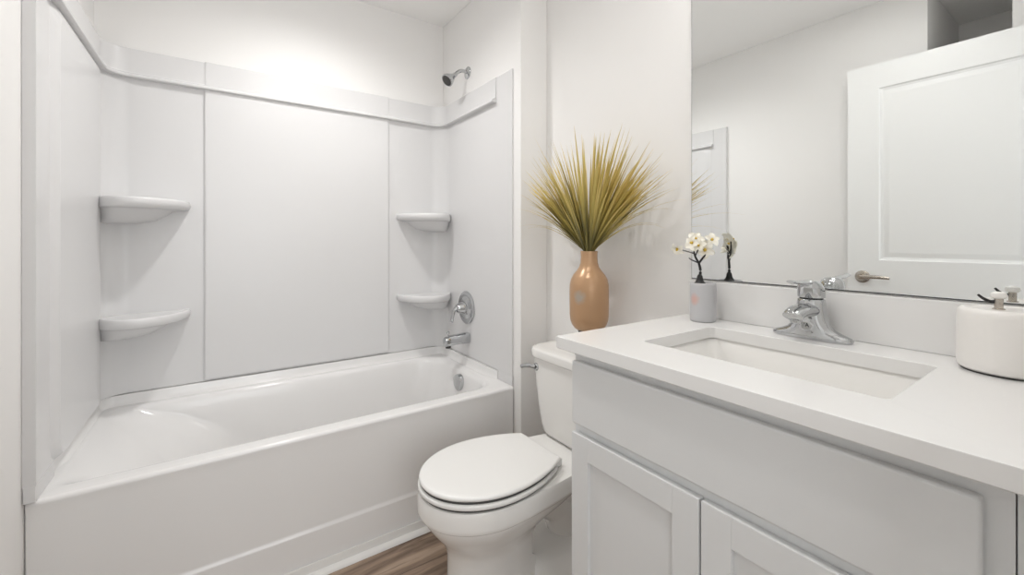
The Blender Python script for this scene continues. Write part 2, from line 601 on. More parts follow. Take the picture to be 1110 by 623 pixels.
def corner_shelf(cx, cy, sx, z, rx, ry):
    """moulded quarter shelf; corner point (cx, cy), reaching rx along the back wall and ry along the side wall"""
    t = B()
    K = 20
    prof = [(0.20, -0.096), (0.42, -0.092), (0.60, -0.079), (0.72, -0.058), (0.775, -0.043), (0.82, -0.038), (0.92, -0.0365), (0.965, -0.033), (0.990, -0.026), (1.0, -0.016), (0.998, -0.006), (0.988, 0.001), (0.968, 0.004), (0.94, 0.003), (0.90, -0.001), (0.2, -0.002)]
    fp = smooth_path([(0.0, 0.50), (0.10, 0.74), (0.26, 0.94), (0.46, 1.0), (0.67, 0.88), (0.85, 0.66), (0.955, 0.38), (0.995, 0.15), (1.0, 0.0)], 4)
    K = len(fp) - 1
    rings = []
    for s, h in prof:
        ring = [(cx - sx * 0.0, cy + 0.0, z + h)]
        for i in range(K + 1):
            u, v = fp[i]
            q = s
            ring.append((cx + sx * u * rx * q, cy - v * ry * q, z + h))
        rings.append(ring)
    loft(t, rings)
    return obj('corner_shelf', rel(t), 'liner', sur, sharp=60)


corner_shelf(PX0 - 0.002, PY + 0.002, 1, 1.316, 0.287, 0.215)
corner_shelf(PX0 - 0.002, PY + 0.002, 1, 0.852, 0.287, 0.215)
corner_shelf(PX1 + 0.001, PY + 0.002, -1, 1.298, 0.287, 0.205)
corner_shelf(PX1 + 0.001, PY + 0.002, -1, 0.846, 0.287, 0.205)

# ------------------------------------------------------------------ shower fittings on the right alcove wall
sh = thing('shower_sprayer', 'chrome shower head on a bent arm high on the wall above the surround', 'shower head', (XA, 2.037, 2.064))
b = B(); lathe(b, [(0, 0), (0.033, 0), (0.033, 0.003), (0.029, 0.007), (0.016, 0.012), (0.011, 0.013), (0, 0.013)], axis='-x', n=36)
obj('escutcheon', b, 'chrome', sh)
p = smooth_path([(-0.004, 0, 0), (-0.024, 0, 0.004), (-0.044, 0.0, 0.001), (-0.064, 0, -0.012), (-0.080, 0, -0.028)])
b = B(); tube(b, p, 0.0095, up=(0, 1, 0)); obj('shower_arm', b, 'chrome', sh)
hd = Vector((-0.68, -0.05, -0.58)).normalized()
rot = Vector((0, 0, 1)).rotation_difference(hd).to_matrix().to_4x4()
t = B(); lathe(t, [(0, -0.004), (0.011, -0.004), (0.013, 0.004), (0.013, 0.012), (0.015, 0.018), (0.022, 0.032), (0.030, 0.048), (0.034, 0.058), (0.0345, 0.066), (0.032, 0.0685), (0.0, 0.0685)], n=32)
b = B(); merge(b, t, Matrix.Translation((-0.077, 0, -0.026)) @ rot)
hb = obj('spray_head', b, 'chrome', sh)
t = B(); lathe(t, [(0, 0.0686), (0.029, 0.0686), (0.028, 0.0705), (0.018, 0.0712), (0.0, 0.0705)], n=32)
for k in range(12):
    a = 2 * PI * k / 12
    lathe(t, [(0, 0.070), (0.0022, 0.070), (0.0018, 0.0735), (0, 0.0735)], (0.021 * math.cos(a), 0.021 * math.sin(a), 0), 8)
b = B(); merge(b, t, Matrix.Translation((-0.077, 0, -0.026)) @ rot)
tag(obj('spray_face', b, 'rubber_and_shade', hb), 'dark grey spray face')

va = thing('shower_valve', 'round chrome shower valve plate with curved lever above the tub spout', 'shower valve', (PX1 - 0.0008, 2.034, 0.789))
b = B(); lathe(b, [(0, 0), (0.088, 0), (0.089, 0.003), (0.085, 0.007), (0.070, 0.010), (0.066, 0.008), (0.060, 0.009), (0.052, 0.016), (0.034, 0.021), (0, 0.022)], axis='-x', n=48)
obj('escutcheon', b, 'chrome', va)
b = B(); lathe(b, [(0, 0.018), (0.034, 0.018), (0.033, 0.030), (0.028, 0.040), (0.026, 0.052), (0.021, 0.060), (0.010, 0.064), (0, 0.065)], axis='-x', n=36)
obj('hub', b, 'chrome', va)
p = smooth_path([(-0.042, 0.0, 0.0), (-0.062, 0.004, 0.000), (-0.074, 0.008, -0.016), (-0.080, 0.012, -0.046), (-0.084, 0.014, -0.074)])
n_ = len(p)
b = B(); tube(b, p, [0.014 - 0.005 * i / (n_ - 1) + (0.002 if i > n_ - 6 else 0) for i in range(n_)], up=(1, 0, 0), flat=0.75)
obj('lever', b, 'chrome', va)

sp = thing('tub_spout', 'chrome tub spout with diverter knob above the tub deck', 'tub spout', (PX1 - 0.0008, 2.014, 0.630))
b = B()
sec = [(0.0, 0.024, 0.0, 0.027), (0.004, 0.026, 0, 0.029), (0.03, 0.026, 0, 0.028), (0.07, 0.0255, -0.001, 0.027), (0.105, 0.025, -0.003, 0.026), (0.128, 0.024, -0.006, 0.026), (0.140, 0.020, -0.008, 0.023), (0.145, 0.012, -0.009, 0.015)]
rings = []
for h, hw, cz, hh in sec:
    rings.append([(-h, q[0], q[1] + cz) for q in [(u[0], u[1]) for u in rrect(-hw, hw, -hh, hh, min(hw, hh) * 0.75, 0, 5)]])
loft(b, rings)
obj('spout_body', b, 'chrome', sp)
b = B(); lathe(b, [(0, 0.018), (0.004, 0.018), (0.004, 0.034), (0.008, 0.036), (0.009, 0.042), (0.006, 0.046), (0, 0.047)], (-0.122, 0, 0), 20)
obj('diverter_knob', b, 'chrome', sp)
b = B(); lathe(b, [(0, 0), (0.014, 0), (0.014, 0.012), (0, 0.012)], (-0.120, 0, -0.040), 20)
tag(obj('spout_outlet', b, 'rubber_and_shade', sp), 'dark outlet ring under the spout tip')

# ------------------------------------------------------------------ toilet (axis y = 1.19, facing -x)
AY = 1.19
toi = thing('toilet', 'white two-piece toilet with closed lid between the tub and the vanity', 'toilet', (0.78, AY, 0))
TO = Vector((0.78, AY, 0))


def egg(x0, x1, xw, hw, hb, z, n=44, pw=2.0, yo=AY):
    """egg outline: tip x0, widest hw at xw, half width hb at the straight back x1"""
    xs = [x0 + (x1 - x0) * (1 - math.cos(PI * i / n)) / 2 for i in range(n + 1)]
    up = []
    for x in xs:
        if x <= xw:
            h = hw * max(0.0, 1 - ((xw - x) / (xw - x0)) ** 2) ** 0.5
        else:
            h = hw - (hw - hb) * ((x - xw) / (x1 - xw)) ** pw
        up.append((x, h))
    return [(x, yo - h, z) for x, h in up] + [(x, yo + h, z) for x, h in reversed(up[1:])]


def tob(name, bm, m='china', sharp=45, parent=None, **kw):
    return obj(name, rel(bm, TO), m, parent or toi, sharp=sharp, **kw)


# bowl: pedestal flowing up into the bowl and its rim
lv = [  # z, x0, x1, xw, hw, hb
    (0.000, 0.575, 1.06, 0.72, 0.108, 0.102), (0.012, 0.572, 1.06, 0.72, 0.110, 0.102), (0.030, 0.578, 0.98, 0.72, 0.106, 0.080), (0.10, 0.590, 0.87, 0.71, 0.098, 0.055),
    (0.17, 0.590, 0.87, 0.71, 0.099, 0.055), (0.205, 0.580, 0.90, 0.71, 0.108, 0.055), (0.235, 0.560, 0.96, 0.71, 0.124, 0.065), (0.270, 0.532, 1.05, 0.71, 0.146, 0.080),
    (0.300, 0.513, 1.09, 0.71, 0.162, 0.095), (0.3150, 0.512, 1.11, 0.71, 0.1615, 0.100), (0.3180, 0.500, 1.12, 0.71, 0.173, 0.108), (0.322, 0.496, 1.12, 0.71, 0.176, 0.112), (0.332, 0.495, 1.13, 0.71, 0.177, 0.115),
    (0.368, 0.496, 1.14, 0.71, 0.177, 0.118), (0.380, 0.502, 1.14, 0.71, 0.172, 0.116), (0.382, 0.52, 1.13, 0.71, 0.155, 0.105)]
b = B(); loft(b, [egg(a[1], a[2], a[3], a[4], a[5], a[0]) for a in lv])
tob('bowl', b)
# rear foot and trapway
b = B()
fr = [(0.0, 0.80, 1.16, 0.135), (0.02, 0.80, 1.16, 0.135), (0.045, 0.81, 1.15, 0.126), (0.075, 0.83, 1.13, 0.10), (0.095, 0.86, 1.10, 0.06)]
loft(b, [rrect(x0, x1, AY - h, AY + h, min(h, (x1 - x0) / 2) * 0.85, z) for z, x0, x1, h in fr])
tob('foot', b, sharp=60)
b = B()
p = smooth_path([(0.72, AY, 0.15), (0.83, AY, 0.235), (0.93, AY, 0.250), (1.02, AY, 0.20), (1.06, AY, 0.11), (1.06, AY, 0.03)])
tube(b, p, [0.062 + 0.010 * math.sin(PI * i / (len(p) - 1)) for i in range(len(p))], n=20, up=(0, 1, 0))
tob('trapway', b, sharp=60)
b = B()  # rear platform under the tank
pl = [(0.20, 0.985, 1.20, 0.060), (0.27, 0.98, 1.225, 0.085), (0.33, 0.97, 1.235, 0.112), (0.365, 0.96, 1.24, 0.125), (0.378, 0.96, 1.24, 0.125), (0.383, 0.965, 1.235, 0.120)]
loft(b, [rrect(x0, x1, AY - h, AY + h, 0.045, z) for z, x0, x1, h in pl])
tob('tank_platform', b, sharp=60)
# seat ring and lid
def slab(x0, x1, xw, hw, hb, z0, z1, edge, dome=0.0):
    t = B()
    rs = []
    for d, z in ((edge, z0), (edge * 0.3, z0 + edge * 0.35), (0, z0 + edge), (0, z1 - edge), (edge * 0.3, z1 - edge * 0.35), (edge, z1), (edge * 3, z1 + dome * 0.5), (0.06, z1 + dome), (0.12, z1 + dome * 1.15)):
        s = max(0.05, 1 - d / hw)
        rs.append(egg(x0 + d, x1 - d * 0.6, xw, hw - d, max(hb - d, 0.008), z))
    return loft(t, rs)


tob('seat', slab(0.497, 0.925, 0.715, 0.180, 0.120, 0.3895, 0.4055, 0.0055), 'seat', sharp=50)
lid = tob('lid', slab(0.500, 0.945, 0.720, 0.178, 0.112, 0.4125, 0.4275, 0.0065, 0.003), 'seat', sharp=50)
b = B(); loft(b, [egg(0.5065, 0.93, 0.718, 0.1715, 0.11, z) for z in (0.4050, 0.4130)]); tob('lid_gap_shade', b, 'rubber_and_shade')  # dark slab painting the shade in the gap under the lid
b = B(); loft(b, [egg(0.5065, 0.92, 0.715, 0.1690, 0.11, z) for z in (0.3815, 0.3900)]); tob('seat_gap_shade', b, 'rubber_and_shade')  # dark slab painting the shade in the gap under the seat
for s in (-1, 1):
    b = B(); box(b, 0.928, 0.968, AY + s * 0.075 - 0.022, AY + s * 0.075 + 0.022, 0.3835, 0.412, 0.006, 3)
    tob('hinge', b, 'seat')
# tank and its lid
b = B()
tk = [(0.3845, 1.080, 1.235, 0.130, 0.05), (0.389, 1.066, 1.243, 0.147, 0.055), (0.400, 1.058, 1.248, 0.159, 0.06), (0.43, 1.055, 1.250, 0.169, 0.06), (0.50, 1.054, 1.252, 0.182, 0.055), (0.60, 1.053, 1.253, 0.197, 0.05), (0.683, 1.052, 1.254, 0.206, 0.05)]
loft(b, [rrect(x0, x1, AY - h, AY + h, (0.02, 0.02, r, r), z) for z, x0, x1, h, r in tk])
tob('tank', b, sharp=60)
b = B()
tl = [(0.683, 1.048, 1.256, 0.212), (0.685, 1.041, 1.258, 0.218), (0.690, 1.038, 1.259, 0.221), (0.712, 1.038, 1.259, 0.221), (0.719, 1.042, 1.257, 0.217), (0.722, 1.052, 1.252, 0.208), (0.7235, 1.08, 1.24, 0.18)]
loft(b, [rrect(x0, x1, AY - h, AY + h, (0.02, 0.02, 0.075, 0.075), z) for z, x0, x1, h in tl])
tob('tank_lid', b, sharp=50)
b = B()
lathe(b, [(0, 0), (0.016, 0), (0.016, 0.008), (0.012, 0.012), (0, 0.012)], (1.060, AY + 0.160, 0.645), 24, '-x')
p = smooth_path([(1.050, AY + 0.160, 0.645), (1.040, AY + 0.185, 0.646), (1.036, AY + 0.215, 0.640), (1.036, AY + 0.235, 0.632)])
tube(b, p, 0.0085, 14)
tag(tob('flush_lever', b, 'chrome'), 'chrome flush lever')

# ------------------------------------------------------------------ vanity cabinet
FX, FF, CY0, CY1 = 0.720, 0.738, 0.070, 0.785
vc = thing('vanity_cabinet', 'light grey shaker vanity cabinet with one long false drawer over two doors', 'cabinet', (0.99, 0.43, 0))
VO = Vector((0.99, 0.43, 0))


def vob(name, bm, m='cabinet', parent=None, **kw):
    return obj(name, rel(bm, VO) if parent is None else bm, m, parent or vc, **kw)


b = B()
zt, zb = 0.884, 0.105
box(b, FF + 0.019, 1.262, CY1 - 0.016, CY1, zb, zt)
box(b, FF + 0.019, 1.262, CY0, CY0 + 0.016, zb, zt)
box(b, FF + 0.019, 1.262, CY0 + 0.016, CY1 - 0.016, zb, zb + 0.016)
box(b, 1.252, 1.262, CY0 + 0.016, CY1 - 0.016, zb + 0.016, zt)
vob('carcass', b)
b = B()
box(b, FF, FF + 0.019, CY1 - 0.045, CY1, zb, zt)
box(b, FF, FF + 0.019, CY0, CY0 + 0.045, zb, zt)
for z0, z1 in ((zt - 0.05, zt), (0.665, 0.72), (zb, zb + 0.04)):
    box(b, FF, FF + 0.019, CY0 + 0.045, CY1 - 0.045, z0, z1)
vob('face_frame', b)
b = B(); box(b, 0.80, 0.815, CY0 + 0.005, CY1 - 0.005, 0, zb, 0.0); box(b, 0.815, 1.262, CY1 - 0.02, CY1 - 0.004, 0, zb); vob('toe_kick', b)
b = B(); box(b, FF + 0.001, FF + 0.019, 0.006, CY0 - 0.0012, 0.0, zt, 0.001, 1); vob('filler_strip', b)
b = B(); box(b, FX, FF - 0.0006, 0.0935, CY1 - 0.004, 0.704, 0.858, 0.005, 3); vob('drawer_front', b)


def shaker(y0, y1, z0, z1, name):
    t = B()
    s = 0.056
    box(t, FX, FF - 0.0006, y0, y0 + s, z0, z1, 0.0022, 2)
    box(t, FX, FF - 0.0006, y1 - s, y1, z0, z1, 0.0022, 2)
    box(t, FX, FF - 0.0008, y0 + s - 0.001, y1 - s + 0.001, z1 - s, z1, 0.0022, 2)
    box(t, FX, FF - 0.0008, y0 + s - 0.001, y1 - s + 0.001, z0, z0 + s, 0.0022, 2)
    d = vob(name, t, weld=False)
    t = B(); box(t, FX + 0.009, FF - 0.002, y0 + s - 0.006, y1 - s + 0.006, z0 + s - 0.006, z1 - s + 0.006)
    pn = obj('door_panel', rel(t, VO), 'cabinet', d)
    return d


shaker(0.4425, CY1 - 0.004, 0.12, 0.682, 'cabinet_door')
shaker(0.0935, 0.4385, 0.12, 0.682, 'cabinet_door')

# ------------------------------------------------------------------ countertop with backsplash and cut-out
KZ0, KZ1 = 0.8845, 0.914
ct = thing('countertop', 'white quartz countertop with low backsplash over the grey vanity cabinet', 'countertop', (0.98, 0.41, KZ0))
CO = Vector((0.98, 0.41, KZ0))
SX0, SX1, SY0, SY1 = 0.832, 1.130, 0.203, 0.656
b = B()
outer = lambda d, z: rrect(0.697 + d, 1.268, 0.004, 0.815 - d, (0.002, 0.002, 0.006, 0.002), z)
inner = lambda d, z: rrect(SX0 - d, SX1 + d, SY0 - d, SY1 + d, 0.014, z)
rs = [inner(0, KZ0), outer(0.002, KZ0), outer(0, KZ0 + 0.002), outer(0, KZ1 - 0.002), outer(0.0006, KZ1 - 0.0006), outer(0.002, KZ1), inner(0.0015, KZ1), inner(0, KZ1 - 0.0015), inner(0, KZ0)]
loft(b, rs, False, False)
obj('slab', rel(b, CO), 'quartz', ct)
b = B(); box(b, 1.249, 1.268, 0.004, 0.803, KZ1 + 0.0003, 1.027, 0.0015, 2)
obj('backsplash', rel(b, CO), 'quartz', ct)

sk = thing('undermount_sink', 'white rectangular undermount sink basin set into the vanity countertop', 'sink', (0.98, 0.43, 0.74))
KO = Vector((0.98, 0.43, 0.74))
b = B()
sr = [(0.026, KZ0 - 0.0006, 0.02), (-0.006, KZ0 - 0.0006, 0.02), (-0.004, KZ0 - 0.005, 0.022), (0.004, KZ0 - 0.020, 0.028), (0.016, KZ0 - 0.06, 0.035), (0.030, KZ0 - 0.105, 0.045), (0.048, KZ0 - 0.128, 0.05), (0.085, KZ0 - 0.139, 0.05), (0.13, KZ0 - 0.141, 0.015)]
ins = [rrect(SX0 + (d if i else -d), SX1 - (d if i else -d), SY0 + (d * 1.25 if i else -d), SY1 - (d * 1.25 if i else -d), r, z) for i, (d, z, r) in enumerate(sr)]
under = [rrect(SX0 + d, SX1 - d, SY0 + d * 1.25, SY1 - d * 1.25, 0.04, z) for d, z in ((0.09, KZ0 - 0.150), (0.03, KZ0 - 0.138), (0.004, KZ0 - 0.07), (-0.010, KZ0 - 0.02), (-0.026, KZ0 - 0.014))]
loft(b, under + ins)
obj('basin', rel(b, KO), 'china', sk, sharp=60)
b = B(); lathe(b, [(0, 0), (0.022, 0), (0.022, 0.002), (0.017, 0.0035), (0.012, 0.006), (0, 0.007)], (0.98, 0.43, KZ0 - 0.1408), 28)
obj('drain', rel(b, KO), 'chrome', sk)

# ------------------------------------------------------------------ wall mirror
mi = thing('wall_mirror', 'large frameless wall mirror resting on the backsplash above the sink', 'mirror', (1.2655, 0.41, 1.03))
b = B(); box(b, 0, 0.0035, 0.008 - 0.41, 0.802 - 0.41, 0, 0.95)
obj('mirror_backing', b, 'mirror_edge', mi)
b = B(); box(b, -0.001, -0.0002, 0.0095 - 0.41, 0.8005 - 0.41, 0.0025, 0.9485)
obj('mirror_glass', b, 'mirror', mi)

# ------------------------------------------------------------------ faucet (local: -x towards the bowl)
fa = thing('faucet', 'chrome single-lever faucet on the countertop behind the sink', 'faucet', (1.200, 0.440, KZ1 + 0.0005))


def sup(cx, cy, hx, hy, z, e=2.0, n=36):
    out = []
    for i in range(n):
        a = 2 * PI * i / n
        c_, s_ = math.cos(a), math.sin(a)
        out.append((cx + hx * abs(c_) ** (2 / e) * (1 if c_ >= 0 else -1), cy + hy * abs(s_) ** (2 / e) * (1 if s_ >= 0 else -1), z))
    return out


b = B()
fb = [(0.000, 0.0, 0.027, 0.084, 2.4), (0.005, 0.0, 0.0285, 0.0855, 2.4), (0.011, 0.0, 0.0275, 0.082, 2.4), (0.017, 0.0, 0.0268, 0.066, 2.3), (0.024, 0.000, 0.0265, 0.051, 2.3), (0.034, 0.000, 0.0262, 0.0415, 2.4), (0.048, 0.000, 0.0262, 0.0355, 2.4), (0.066, 0.001, 0.0265, 0.0325, 2.2), (0.088, 0.002, 0.0270, 0.0300, 2.0), (0.095, 0.002, 0.0262, 0.0290, 2.0), (0.0985, 0.002, 0.021, 0.023, 2.0)]
loft(b, [sup(cx, 0, hx, hy, z, e) for z, cx, hx, hy, e in fb])
obj('faucet_body', b, 'chrome', fa, sharp=60)
b = B()
p = smooth_path([(0.004, 0, 0.066), (-0.022, 0, 0.070), (-0.05, 0, 0.0725), (-0.074, 0, 0.072), (-0.091, 0, 0.068), (-0.100, 0, 0.064), (-0.103, 0, 0.0615)], 6)
n_ = len(p)
tube(b, p, [(0.0255 - 0.005 * i / n_) * (1 if i < n_ - 3 else (0.9, 0.7, 0.35)[i - n_ + 3]) for i in range(n_)], 24, (0, 0, 1), 0.66)
obj('spout', b, 'chrome', fa, sharp=60)
b = B(); lathe(b, [(0, 0), (0.0105, 0), (0.012, 0.002), (0.012, 0.012), (0, 0.012)], (-0.084, 0, 0.046), 24)
obj('aerator', b, 'chrome', fa)
b = B()   # handle: domed cap with a lever that reaches over the spout
hs = [(0.0985, 0.002, 0.024, 0.025), (0.101, 0.002, 0.028, 0.0290), (0.112, 0.001, 0.0285, 0.0292), (0.124, -0.002, 0.0280, 0.0280), (0.134, -0.006, 0.0255, 0.0245), (0.140, -0.009, 0.0190, 0.0175), (0.1425, -0.010, 0.009, 0.008)]
loft(b, [sup(cx, 0, hx, hy, z) for z, cx, hx, hy in hs])
ha = obj('handle', b, 'chrome', fa, sharp=60)
b = B()
p = smooth_path([(-0.006, 0, 0.131), (-0.030, 0, 0.137), (-0.060, 0, 0.139), (-0.090, 0, 0.141), (-0.112, 0, 0.144)], 6)
n_ = len(p)
tube(b, p, [0.015 - 0.006 * i / (n_ - 1) for i in range(n_)], 18, (0, 0, 1), 0.42)
obj('lever', b, 'chrome', ha, sharp=60)
# small dark mark on the front of the body
cu = bpy.data.curves.new('mark', 'FONT')
cu.body = "'A"
cu.size = 0.013
cu.align_x = 'CENTER'
tmp = bpy.data.objects.new('mark', cu)
COL.objects.link(tmp)
dg = bpy.context.evaluated_depsgraph_get()
me = bpy.data.meshes.new_from_object(tmp.evaluated_get(dg))
bpy.data.objects.remove(tmp)
t = B(); t.from_mesh(me)
ex = bmesh.ops.extrude_face_region(t, geom=list(t.faces))
bmesh.ops.translate(t, verts=[v for v in ex['geom'] if isinstance(v, bmesh.types.BMVert)], vec=(0, 0, 0.0006))
b = B(); merge(b, t, Matrix.Translation((-0.0262, 0.000, 0.030)) @ Matrix.Rotation(R(-90), 4, 'Z') @ Matrix.Rotation(R(90), 4, 'X'))
tag(obj('emblem', b, 'black', fa), 'small dark letter mark on the faucet body')

# ------------------------------------------------------------------ ceramic canister with pump
ca = thing('soap_dispenser', 'squat white ceramic dispenser with small metal pump at the countertop end', 'soap dispenser', (1.180, 0.122, KZ1 + 0.0003))
b = B(); lathe(b, [(0, 0), (0.058, 0), (0.061, 0.003), (0.0, 0.003)], n=56); tag(obj('base_ring', b, 'rubber_and_shade', ca), 'thin dark foot ring')
b = B(); lathe(b, [(0, 0.003), (0.060, 0.003), (0.0635, 0.007), (0.0648, 0.020), (0.0648, 0.060), (0.0642, 0.100), (0.0625, 0.110), (0.058, 0.1155), (0.053, 0.116), (0.050, 0.1135), (0.046, 0.113), (0, 0.113)], n=64)
obj('canister_body', b, 'ceramic', ca, sharp=60)
PP = (0.0, 0.010)
b = B(); lathe(b, [(0, 0.1125), (0.0085, 0.1125), (0.0085, 0.1145), (0.0060, 0.1155), (0.0060, 0.134), (0, 0.134)], (*PP, 0), 24)
pm = obj('pump_stem', b, 'satin', ca)
b = B(); lathe(b, [(0, 0.133), (0.008, 0.133), (0.0108, 0.1355), (0.0112, 0.139), (0.0098, 0.143), (0.0055, 0.1455), (0, 0.146)], (*PP, 0), 28)
obj('pump_cap', b, 'ceramic', ca)
b = B()
p = smooth_path([(0.0, 0.013, 0.127), (-0.002, 0.021, 0.127), (-0.005, 0.029, 0.132), (-0.008, 0.035, 0.1385)])
tube(b, p, [0.0034 - 0.0014 * i / (len(p) - 1) for i in range(len(p))], 12)
tag(obj('pump_nozzle', b, 'black', ca), 'short dark pump nozzle')

# ------------------------------------------------------------------ grey pot with white blossoms
po = thing('potted_orchid', 'small white orchid on a black stem in a grey cylindrical pot at the mirror corner', 'potted plant', (1.188, 0.716, KZ1 + 0.0003))
b = B()
loft(b, [sup(0, 0, r, r, z, 2.35, 48) for r, z in ((0.031, 0), (0.0335, 0.002), (0.0345, 0.006), (0.0350, 0.02), (0.0350, 0.105), (0.0345, 0.111), (0.0325, 0.1135), (0.028, 0.1135), (0.027, 0.110), (0.010, 0.110))])
obj('pot', b, 'stoneware', po, sharp=60)
st = B()
lathe(st, [(0, 0.108), (0.0150, 0.1085), (0.0155, 0.1135), (0.0120, 0.117), (0.009, 0.124), (0.0075, 0.133), (0.0045, 0.138), (0, 0.139)], (-0.006, 0.006, 0), 20)
S0 = (-0.006, 0.006, 0.125)
FK = (-0.008, 0.008, 0.172)


def twig(pts, r0, r1):
    q = smooth_path(pts, 6)
    tube(st, q, [r0 + (r1 - r0) * i / (len(q) - 1) for i in range(len(q))], 10)


twig([S0, (-0.005, 0.005, 0.150), FK], 0.0042, 0.0036)
BL = [(-0.010, 0.016, 0.242), (-0.024, 0.018, 0.232), (-0.058, 0.046, 0.216), (0.006, -0.002, 0.212), (0.022, -0.014, 0.240), (-0.016, 0.004, 0.224), (0.010, 0.006, 0.226)]
twig([FK, (-0.016, 0.015, 0.192), (-0.020, 0.017, 0.212), (-0.022, 0.017, 0.228)], 0.0034, 0.0018)
twig([FK, (0.004, -0.003, 0.194), (0.017, -0.012, 0.216), (0.022, -0.014, 0.236)], 0.0034, 0.0018)
twig([(-0.018, 0.016, 0.200), (-0.034, 0.028, 0.206), (-0.056, 0.044, 0.214)], 0.0020, 0.0010)
twig([(0.006, -0.004, 0.199), (0.006, -0.003, 0.206), (0.007, -0.003, 0.210)], 0.0020, 0.0012)
twig([(-0.020, 0.017, 0.212), (-0.013, 0.016, 0.228), (-0.010, 0.016, 0.240)], 0.0020, 0.0012)
twig([(-0.016, 0.015, 0.192), (-0.014, 0.008, 0.210), (-0.015, 0.005, 0.222)], 0.0020, 0.0010)
twig([(0.004, -0.003, 0.194), (0.009, 0.003, 0.212), (0.010, 0.006, 0.224)], 0.0020, 0.0010)
twig([FK, (-0.026, 0.022, 0.182), (-0.031, 0.026, 0.188)], 0.0024, 0.0008)
obj('stem', st, 'black', po)


def blossom(c, face, size, spin):
    face = Vector(face).normalized()
    rot_ = Vector((0, 0, 1)).rotation_difference(face).to_matrix().to_4x4() @ Matrix.Rotation(spin, 4, 'Z')
    t = B()
    for k in range(5):
        a = 2 * PI * k / 5
        w = size * (0.40 if k % 2 else 0.33)
        l = size * (1.0 if k else 0.85)
        g = []
        NU, NV = 7, 4
        for i in range(NU + 1):
            u = i / NU
            hw = w * (math.sin(PI * min(1, 0.08 + u * 0.92)) ** 0.65)
            row = []
            for j in range(NV + 1):
                v = -1 + 2 * j / NV
                row.append((u * l, hw * v, size * (0.30 * math.sin(u * 2.0) - 0.18 * u * u + 0.10 * v * v)))
            g.append(row)
        for sgn in (0, 1):
            vs = [[t.verts.new(Matrix.Rotation(a, 3, 'Z') @ Vector((p[0], p[1], p[2] - sgn * 0.0006))) for p in row] for row in g]
            for i in range(NU):
                for j in range(NV):
                    q = (vs[i][j], vs[i + 1][j], vs[i + 1][j + 1], vs[i][j + 1])
                    t.faces.new(q if not sgn else tuple(reversed(q)))
    m4 = Matrix.Translation(c) @ rot_
    b_ = B(); merge(b_, t, m4)
    f = obj('blossom', b_, 'petal', po, sharp=80, weld=False)
    t = B(); lathe(t, [(0, 0), (size * 0.13, 0.001), (size * 0.17, size * 0.22), (size * 0.10, size * 0.42), (0, size * 0.5)], n=12)
    b_ = B(); merge(b_, t, m4)
    tag(obj('blossom_centre', b_, 'pollen', f), 'yellow blossom centre')


faces = [(-0.8, -0.35, 0.4), (-0.9, 0.1, 0.1), (-0.6, -0.1, -0.6), (-0.8, -0.6, -0.15), (-0.5, -0.7, 0.5), (-0.9, -0.4, 0.2), (-0.3, -0.8, 0.4)]
for c, f, s, k in zip(BL, faces, (0.027, 0.026, 0.024, 0.030, 0.024, 0.023, 0.022), range(7)):
    blossom(c, f, s, k * 0.83)

# ------------------------------------------------------------------ copper vase and dried grass on the toilet tank
VX, VY, VZ = 1.150, 1.150, 0.7242
vs_ = thing('flower_vase', 'copper coloured bottle vase holding dried grass on the toilet tank', 'vase', (VX, VY, VZ))
b = B(); lathe(b, [(0, 0), (0.052, 0), (0.054, 0.004), (0.050, 0.012), (0.040, 0.03), (0.037, 0.06), (0.041, 0.088), (0.045, 0.0945), (0, 0.0945)], n=40)
tag(obj('pedestal_foot', b, 'black', vs_), 'dark turned foot')
vp = [(0.0, 0.094), (0.046, 0.094), (0.054, 0.099), (0.064, 0.112), (0.0705, 0.130), (0.0728, 0.150), (0.0735, 0.20), (0.0735, 0.240), (0.0725, 0.262), (0.0680, 0.283), (0.059, 0.300), (0.046, 0.316), (0.037, 0.330), (0.0325, 0.345), (0.031, 0.365), (0.0312, 0.380), (0.0325, 0.386), (0.0315, 0.389), (0.0285, 0.387), (0.0275, 0.37), (0.0275, 0.335), (0.0, 0.335)]
b = B(); lathe(b, vp, n=56)
obj('vase_body', b, 'copper', vs_, sharp=60)

g = bmesh.new()
lay = g.verts.layers.float.new('blade')
GX = Vector((VX, VY, VZ + 0.385))


def blade(phi, tilt, length, bend, w, r0, shade):
    """phi: heading in plan; tilt: lean from vertical at the base; bend: extra lean gained to the tip"""
    d = Vector((math.cos(phi), math.sin(phi), 0))
    p = Vector((r0 * math.cos(phi), r0 * math.sin(phi), 0.002))
    root = Vector((r0 * 0.6 * math.cos(phi), r0 * 0.6 * math.sin(phi), -0.03))
    side = Vector((-math.sin(phi), math.cos(phi), 0))
    yaw = random.uniform(-0.9, 0.9)
    N = 9
    L_, R_, C_ = [], [], []
    for i in range(-1, N + 1):
        u = max(i, 0) / N
        a = tilt + bend * u ** 2
        if i > 0:
            p = p + (d * math.sin(a) + Vector((0, 0, 1)) * math.cos(a)) * (length / N)
        hw = w * (0.5 + 0.5 * min(1, u * 3)) * (1 - u ** 2.8) + 0.00015
        s = (side * math.cos(yaw) + d * math.sin(yaw) * 0.6).normalized()
        nn = s.cross(d * math.sin(a) + Vector((0, 0, 1)) * math.cos(a))
        q = p.copy() if i >= 0 else root.copy()
        for lst, off in ((L_, s * hw), (C_, nn * hw * 0.35), (R_, s * -hw)):
            pos = GX + q + off
            pos.x = min(pos.x, 1.262)
            pos.y = min(pos.y, 1.535)
            v = g.verts.new(pos)
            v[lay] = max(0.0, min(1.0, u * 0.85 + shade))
            lst.append(v)
    for i in range(N + 1):
        g.faces.new((L_[i], C_[i], C_[i + 1], L_[i + 1]))
        g.faces.new((C_[i], R_[i], R_[i + 1], C_[i + 1]))


